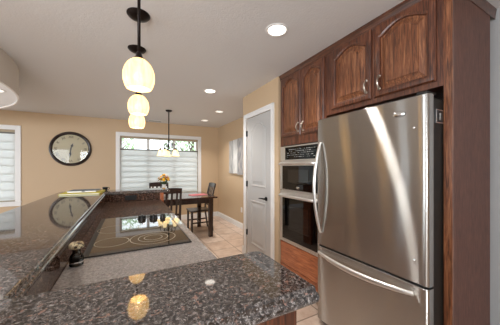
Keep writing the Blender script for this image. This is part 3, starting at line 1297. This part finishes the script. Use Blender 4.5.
mb = MB()
ylathe(mb, [(CR - .062, .0285), (CR - .062, .030)], 64)
mb.build('glass_cover', M['glass'], cl)
hand('minute_hand', math.radians(186), .21, .016, .019, .05)
hand('hour_hand', math.radians(16), .14, .018, .016, .04)
mb = MB()
ylathe(mb, [(.016, .0155), (.016, .024), (.010, .026)], 20)
mb.build('hub', M['black'], cl)

# ------------------------------------------------------------------ dining set
tz = .75
tb = thing('dining_table', 'dark espresso rectangular dining table below the chandelier', 'table', (.71, 5.05, FLOOR))
mb = MB()
mb.box(-.20, 1.62, 4.50, 5.60, tz - .032, tz, .006)
mb.build('tabletop', M['espresso_top'], tb)
mb = MB()
for a in ((-.12, 1.54, 4.57, 4.595), (-.12, 1.54, 5.505, 5.53), (-.12, -.095, 4.595, 5.505), (1.515, 1.54, 4.595, 5.505)):
    mb.box(*a, tz - .13, tz - .032, .002)
mb.build('apron', M['espresso'], tb)
for x in (-.09, 1.50):
    for y in (4.60, 5.49):
        mb = MB()
        lp = []
        for h, z in ((.040, FLOOR), (.036, FLOOR + .02), (.044, tz - .14), (.044, tz - .033)):
            lp.append([(x - h, y - h, z), (x + h, y - h, z), (x + h, y + h, z), (x - h, y + h, z)])
        mb.loft(lp)
        mb.build('leg', M['espresso'], tb, smooth=0)


def chair(label, m=None):
    """origin at the floor under the seat centre, back on +Y"""
    c = thing('dining_chair', label, 'chair', (0, 0, 0), 'dining chairs')
    mm = m or M['espresso']
    sw, sd, sh, H = .44, .45, .48, 1.055
    mb = MB()
    lp = []
    for dz, k in ((-.035, .0), (-.03, .006), (-.006, .006), (0, 0)):
        lp.append([(-sw / 2 - k, -sd / 2 - k, sh + dz), (sw / 2 + k, -sd / 2 - k, sh + dz), (sw / 2 - .015 + k, sd / 2, sh + dz), (-sw / 2 + .015 - k, sd / 2, sh + dz)])
    mb.loft(lp)
    mb.build('seat', mm, c, smooth=0)
    for s in (-1, 1):
        mb = MB()
        x = s * (sw / 2 - .03)
        lp = []
        for h, z in ((.016, 0), (.021, sh - .036)):
            y = -sd / 2 + .03
            lp.append([(x - h, y - h, z), (x + h, y - h, z), (x + h, y + h, z), (x - h, y + h, z)])
        mb.loft(lp)
        mb.build('leg', mm, c, smooth=0)
    for s in (-1, 1):
        mb = MB()
        x = s * (sw / 2 - .02)
        lp = []
        for h, y, z in ((.017, sd / 2 + .05, 0), (.02, sd / 2 - .005, sh - .1), (.02, sd / 2 - .005, sh + .06), (.018, sd / 2 + .05, sh + .33), (.016, sd / 2 + .11, H)):
            lp.append([(x - h, y - h * .8, z), (x + h, y - h * .8, z), (x + h, y + h * .8, z), (x - h, y + h * .8, z)])
        mb.loft(lp)
        mb.build('leg', mm, c, smooth=20)

    def yb(z):
        t = (z - sh - .06) / (H - sh - .06)
        return sd / 2 - .005 + .115 * max(t, 0) ** 1.1
    mb = MB()
    n = 10
    lp = []
    for i in range(n + 1):
        x = -sw / 2 + .004 + (sw - .008) * i / n
        bow = .018 * (1 - (2 * i / n - 1) ** 2)
        y0 = yb(H - .04) + bow
        top = H + .004 + .012 * (1 - (2 * i / n - 1) ** 2)
        lp.append([(x, y0 - .012, H - .085), (x, y0 + .012, H - .085), (x, y0 + .020, top), (x, y0 - .004, top)])
    mb.loft(lp)
    mb.build('top_rail', mm, c, smooth=20)
    mb = MB()
    mb.box(-sw / 2 + .03, sw / 2 - .03, yb(sh + .1) - .01, yb(sh + .1) + .012, sh + .07, sh + .11, .002)
    mb.build('lower_rail', mm, c, smooth=0)
    for k in range(4):
        x = -.135 + .09 * k
        mb = MB()
        lp = []
        for z in (sh + .10, sh + .25, sh + .38, H - .08):
            y = yb(z) + .012 * (z - sh) / .5
            lp.append([(x - .017, y - .006, z), (x + .017, y - .006, z), (x + .017, y + .006, z), (x - .017, y + .006, z)])
        mb.loft(lp)
        mb.build('slat', mm, c, smooth=20)
    for s in (-1, 1):
        mb = MB()
        x = s * (sw / 2 - .028)
        mb.box(x - .009, x + .009, -sd / 2 + .04, sd / 2 + .02, .19, .22, .002)
        mb.build('stretcher', mm, c, smooth=0)
    mb = MB()
    mb.box(-sw / 2 + .04, sw / 2 - .04, -.012, .008, .192, .217, .002)
    mb.build('stretcher', mm, c, smooth=0)
    return c


ch = chair('dark slatted dining chair with its back to the counter end')
spots = [(.625, 4.55, PI, None), (.64, 5.62, 0.0, 'dark dining chair at the window side of the table, behind the flowers'),
         (1.41, 5.21, -PI / 2, 'dark dining chair at the right end of the table, facing left')]
copies = [ch] + [copy_tree(ch) for _ in spots[1:]]
for c_, (x, y, rz, lb) in zip(copies, spots):
    c_.location = (x, y, FLOOR)
    c_.rotation_euler = (0, 0, rz)
    if lb:
        c_['label'] = lb

# papers, vase
def rotated_rect(cx, cy, w_, h_, a):
    ca, sa = math.cos(a), math.sin(a)
    return [(cx + u * ca - v * sa, cy + u * sa + v * ca) for u, v in ((-w_ / 2, -h_ / 2), (w_ / 2, -h_ / 2), (w_ / 2, h_ / 2), (-w_ / 2, h_ / 2))]


mz = thing('magazine', 'red covered magazine lying flat at the right end of the dining table', 'magazine', (1.33, 4.98, tz))
p = rotated_rect(1.33, 4.96, .34, .26, .1)
mb = MB()
mb.loft([[(x, y, z) for x, y in p] for z in (tz + .001, tz + .008)])
mb.build('pages', M['pink'], mz, smooth=0)
mb = MB()
p = rotated_rect(1.33, 4.96, .345, .265, .1)
mb.loft([[(x, y, z) for x, y in p] for z in (tz + .0082, tz + .010)])
mb.build('cover', M['red'], mz, smooth=0)

fv = thing('flower_vase', 'white vase of yellow flowers standing on the dining table', 'vase', (.64, 5.03, tz))
vx, vy = .64, 5.03
mb = MB()
mb.lathe([(.04, tz + .001), (.055, tz + .02), (.065, tz + .09), (.05, tz + .17), (.035, tz + .22), (.045, tz + .255), (.041, tz + .255), (.03, tz + .22)], (vx, vy, 0), 28)
mb.build('vase', M['ceramic'], fv)
fl, st, lf = MB(), MB(), MB()
fr2 = MB()
for i in range(40):
    a, e = R.uniform(0, 2 * PI), R.uniform(.0, 1.0)
    r = .115 * math.sqrt(R.random())
    x, y, z = vx + r * math.cos(a), vy + r * math.sin(a), tz + .33 + .17 * R.random() * (1 - r / .17)
    st.tube([(vx + .01 * math.cos(a), vy + .01 * math.sin(a), tz + .22), ((vx + x) / 2, (vy + y) / 2, tz + .28), (x, y, z)], .002, 5)
    tgt = fl if i % 8 else fr2
    n = 8
    ax = Vector((x - vx, y - vy, .08)).normalized()
    u = ax.orthogonal().normalized()
    v = ax.cross(u)
    for k in range(n):
        t = 2 * PI * k / n
        dvec = (u * math.cos(t) + v * math.sin(t))
        base = Vector((x, y, z))
        w2 = ax.cross(dvec) * .010
        bm = tgt.bm
        q = [base, base + dvec * .018 + w2 + ax * .004, base + dvec * .032, base + dvec * .018 - w2 + ax * .004]
        vs = [bm.verts.new(pp) for pp in q]
        bm.faces.new(vs)
    tgt.ball((x, y, z), .009, sub=1)
for i in range(16):
    a = R.uniform(0, 2 * PI)
    d = Vector((math.cos(a), math.sin(a), R.uniform(-.2, .5)))
    b0 = Vector((vx, vy, tz + .27))
    s_ = d.cross(Vector((0, 0, 1))).normalized() * .016
    vs = [lf.bm.verts.new(q) for q in (b0 + d * .02, b0 + d * .06 + s_, b0 + d * .10, b0 + d * .06 - s_)]
    lf.bm.faces.new(vs)
fl.build('blossoms', M['petal'], fv)
rf = fr2.build('rust_blossoms', M['petal_red'], fv)
st.build('stems', M['leaf'], fv)
lf.build('leaves', M['leaf'], fv)

# chandelier over the table
chx, chy = .72, 4.93
cd = thing('chandelier', 'bronze chandelier with glowing bell shades hanging over the dining table', 'chandelier', (chx, chy, CEIL))
mb = MB()
mb.lathe([(.014, CEIL - .035), (.05, CEIL - .028), (.065, CEIL - .008), (.065, CEIL - .0005)], (chx, chy, 0), 28)
mb.build('canopy', M['bronze'], cd)
mb = MB()
mb.tube([(chx, chy, CEIL - .03), (chx, chy, 1.90)], .011, 10)
mb.build('rod', M['bronze'], cd)
mb = MB()
mb.lathe([(.008, 1.92), (.016, 1.90), (.018, 1.87), (.009, 1.84), (.012, 1.80), (.02, 1.775), (.012, 1.75), (.007, 1.72), (.012, 1.70), (.004, 1.68)], (chx, chy, 0), 20)
mb.build('column', M['bronze'], cd)
for k in range(5):
    a = 2 * PI * k / 5 + .32
    ca, sa = math.cos(a), math.sin(a)
    rr = .165
    bx, by = chx + rr * ca, chy + rr * sa
    mb = MB()
    pts = []
    for r, z in ((.015, 1.86), (.06, 1.845), (.095, 1.80), (.075, 1.755), (.05, 1.77), (.06, 1.81), (.1, 1.84), (.15, 1.82), (.165, 1.765), (.165, 1.735)):
        pts.append((chx + r * ca, chy + r * sa, z))
    mb.tube(pts, .0052, 8)
    mb.lathe([(.012, 1.745), (.022, 1.73), (.026, 1.705), (.024, 1.70)], (bx, by, 0), 16)
    arm = mb.build('arm', M['iron'], cd)
    mb = MB()
    pf = [(.026, 1.705), (.034, 1.69), (.040, 1.66), (.046, 1.63), (.058, 1.60), (.072, 1.585)]
    mb.lathe(pf + [(r - .003, z) for r, z in reversed(pf)], (bx, by, 0), 28, cap0=False, cap1=False)
    mb.build('bell_shade', M['bell'], arm, smooth=60)
    mb = MB()
    mb.ball((bx, by, 1.645), .02, sz=1.3)
    mb.build('bulb', M['bulb_warm'], arm)
# wall art on the right dining wall: three tall grey canvases side by side
XW = XR + .02


def m_art(name, a, b, c_):
    m = mat(name, a, .7)
    t = NT(m)
    v = t.coords(scale=(1, 1, .12))
    nz = t.n('ShaderNodeTexNoise', i_Scale=34.0, i_Detail=4.0)
    t.l(v, nz.inputs['Vector'])
    t.l(t.ramp(nz.outputs['Fac'], [(.36, a), (.5, b), (.64, c_)]), t.b.inputs['Base Color'])
    return m


for (y0, y1, z0, z1, mm, lb) in ((5.27, 5.51, 1.20, 2.02, m_art('grey brushed paint', '#8f9091', '#adadac', '#c5c3bf'), 'grey canvas panel nearest the window on the right dining wall'),
                                 (5.01, 5.255, 1.20, 2.03, m_art('white brushed paint', '#c9c9c7', '#dededb', '#eeeeea'), 'whitish middle canvas panel on the right dining wall'),
                                 (4.68, 4.995, 1.18, 2.04, m_art('mixed grey brushed paint', '#77787a', '#9d9d9e', '#c9beb5'), 'grey canvas panel nearest the pantry corner on the right dining wall')):
    mb = MB()
    mb.box(XW - .035, XW - .001, y0, y1, z0, z1, .003)
    tag(mb.build('canvas_painting', mm), lb, 'painting', 'canvas panels on the dining wall')
wo = thing('wall_outlet', 'white outlet low on the right dining wall by the pantry corner', 'outlet', (XW, 4.83, .32))
mb = MB()
mb.box(XW - .007, XW - .0005, 4.80, 4.87, .30, .415, .002)
mb.build('cover_plate', M['white'], wo)
for z in (.333, .382):
    mb = MB()
    mb.box(XW - .009, XW - .006, 4.822, 4.848, z - .014, z + .014, .002)
    mb.build('socket', M['ceramic'], wo)

# ------------------------------------------------------------------ outdoors beyond the windows
mb = MB()
mb.box(-12, 12, YB + .3, 30, FLOOR - .35, FLOOR - .25)
struct(mb.build('ground_outside', M['lawn'], smooth=0))


def m_leaf():
    m = mat('sunlit leaves', '#5d8a3c', .7)
    t = NT(m)
    oi = t.n('ShaderNodeTexNoise', i_Scale=3.0)
    t.l(t.coords(), oi.inputs['Vector'])
    t.l(t.ramp(oi.outputs['Fac'], [(.35, '#8fb07c'), (.65, '#c6dcb4')]), t.b.inputs['Base Color'])
    return m


M['tree_leaf'] = m_leaf()


def tree(label, x, y, h, r, seed):
    rr = random.Random(seed)
    t = thing('garden_tree', label, 'tree', (x, y, FLOOR - .25), 'trees outside the windows')
    mb = MB()
    z0 = FLOOR - .25
    mb.tube([(x, y, z0), (x + .1, y, z0 + h * .3), (x, y + .1, z0 + h * .55), (x + .1, y, z0 + h * .8)], [.16, .12, .09, .04], 10)
    for k in range(6):
        a = rr.uniform(0, 2 * PI)
        b = rr.uniform(.35, .7)
        mb.tube([(x, y, z0 + h * b), (x + r * .4 * math.cos(a), y + r * .4 * math.sin(a), z0 + h * (b + .1)), (x + r * .8 * math.cos(a), y + r * .8 * math.sin(a), z0 + h * (b + .22))], [.05, .035, .015], 6)
    mb.build('trunk', M['bark'], t)
    mb = MB()
    for _ in range(1500):
        while True:
            p = Vector((rr.uniform(-1, 1), rr.uniform(-1, 1), rr.uniform(-1, 1)))
            if .25 < p.length < 1:
                break
        c = Vector((x + p.x * r, y + p.y * r, z0 + h * .66 + p.z * h * .36))
        d1 = Vector((rr.uniform(-1, 1), rr.uniform(-1, 1), rr.uniform(-1, 1))).normalized()
        d2 = d1.orthogonal().normalized()
        s = rr.uniform(.06, .13)
        vs = [mb.bm.verts.new(q) for q in (c - d1 * s, c + d2 * s * .45, c + d1 * s, c - d2 * s * .45)]
        mb.bm.faces.new(vs)
    mb.build('crown', M['tree_leaf'], t, smooth=0)


tree('green garden tree seen through the left pane of the dining window', -1.0, 12.5, 5.2, 1.6, 1)
tree('green garden tree seen through the right pane of the dining window', 3.2, 13.0, 5.0, 1.7, 2)
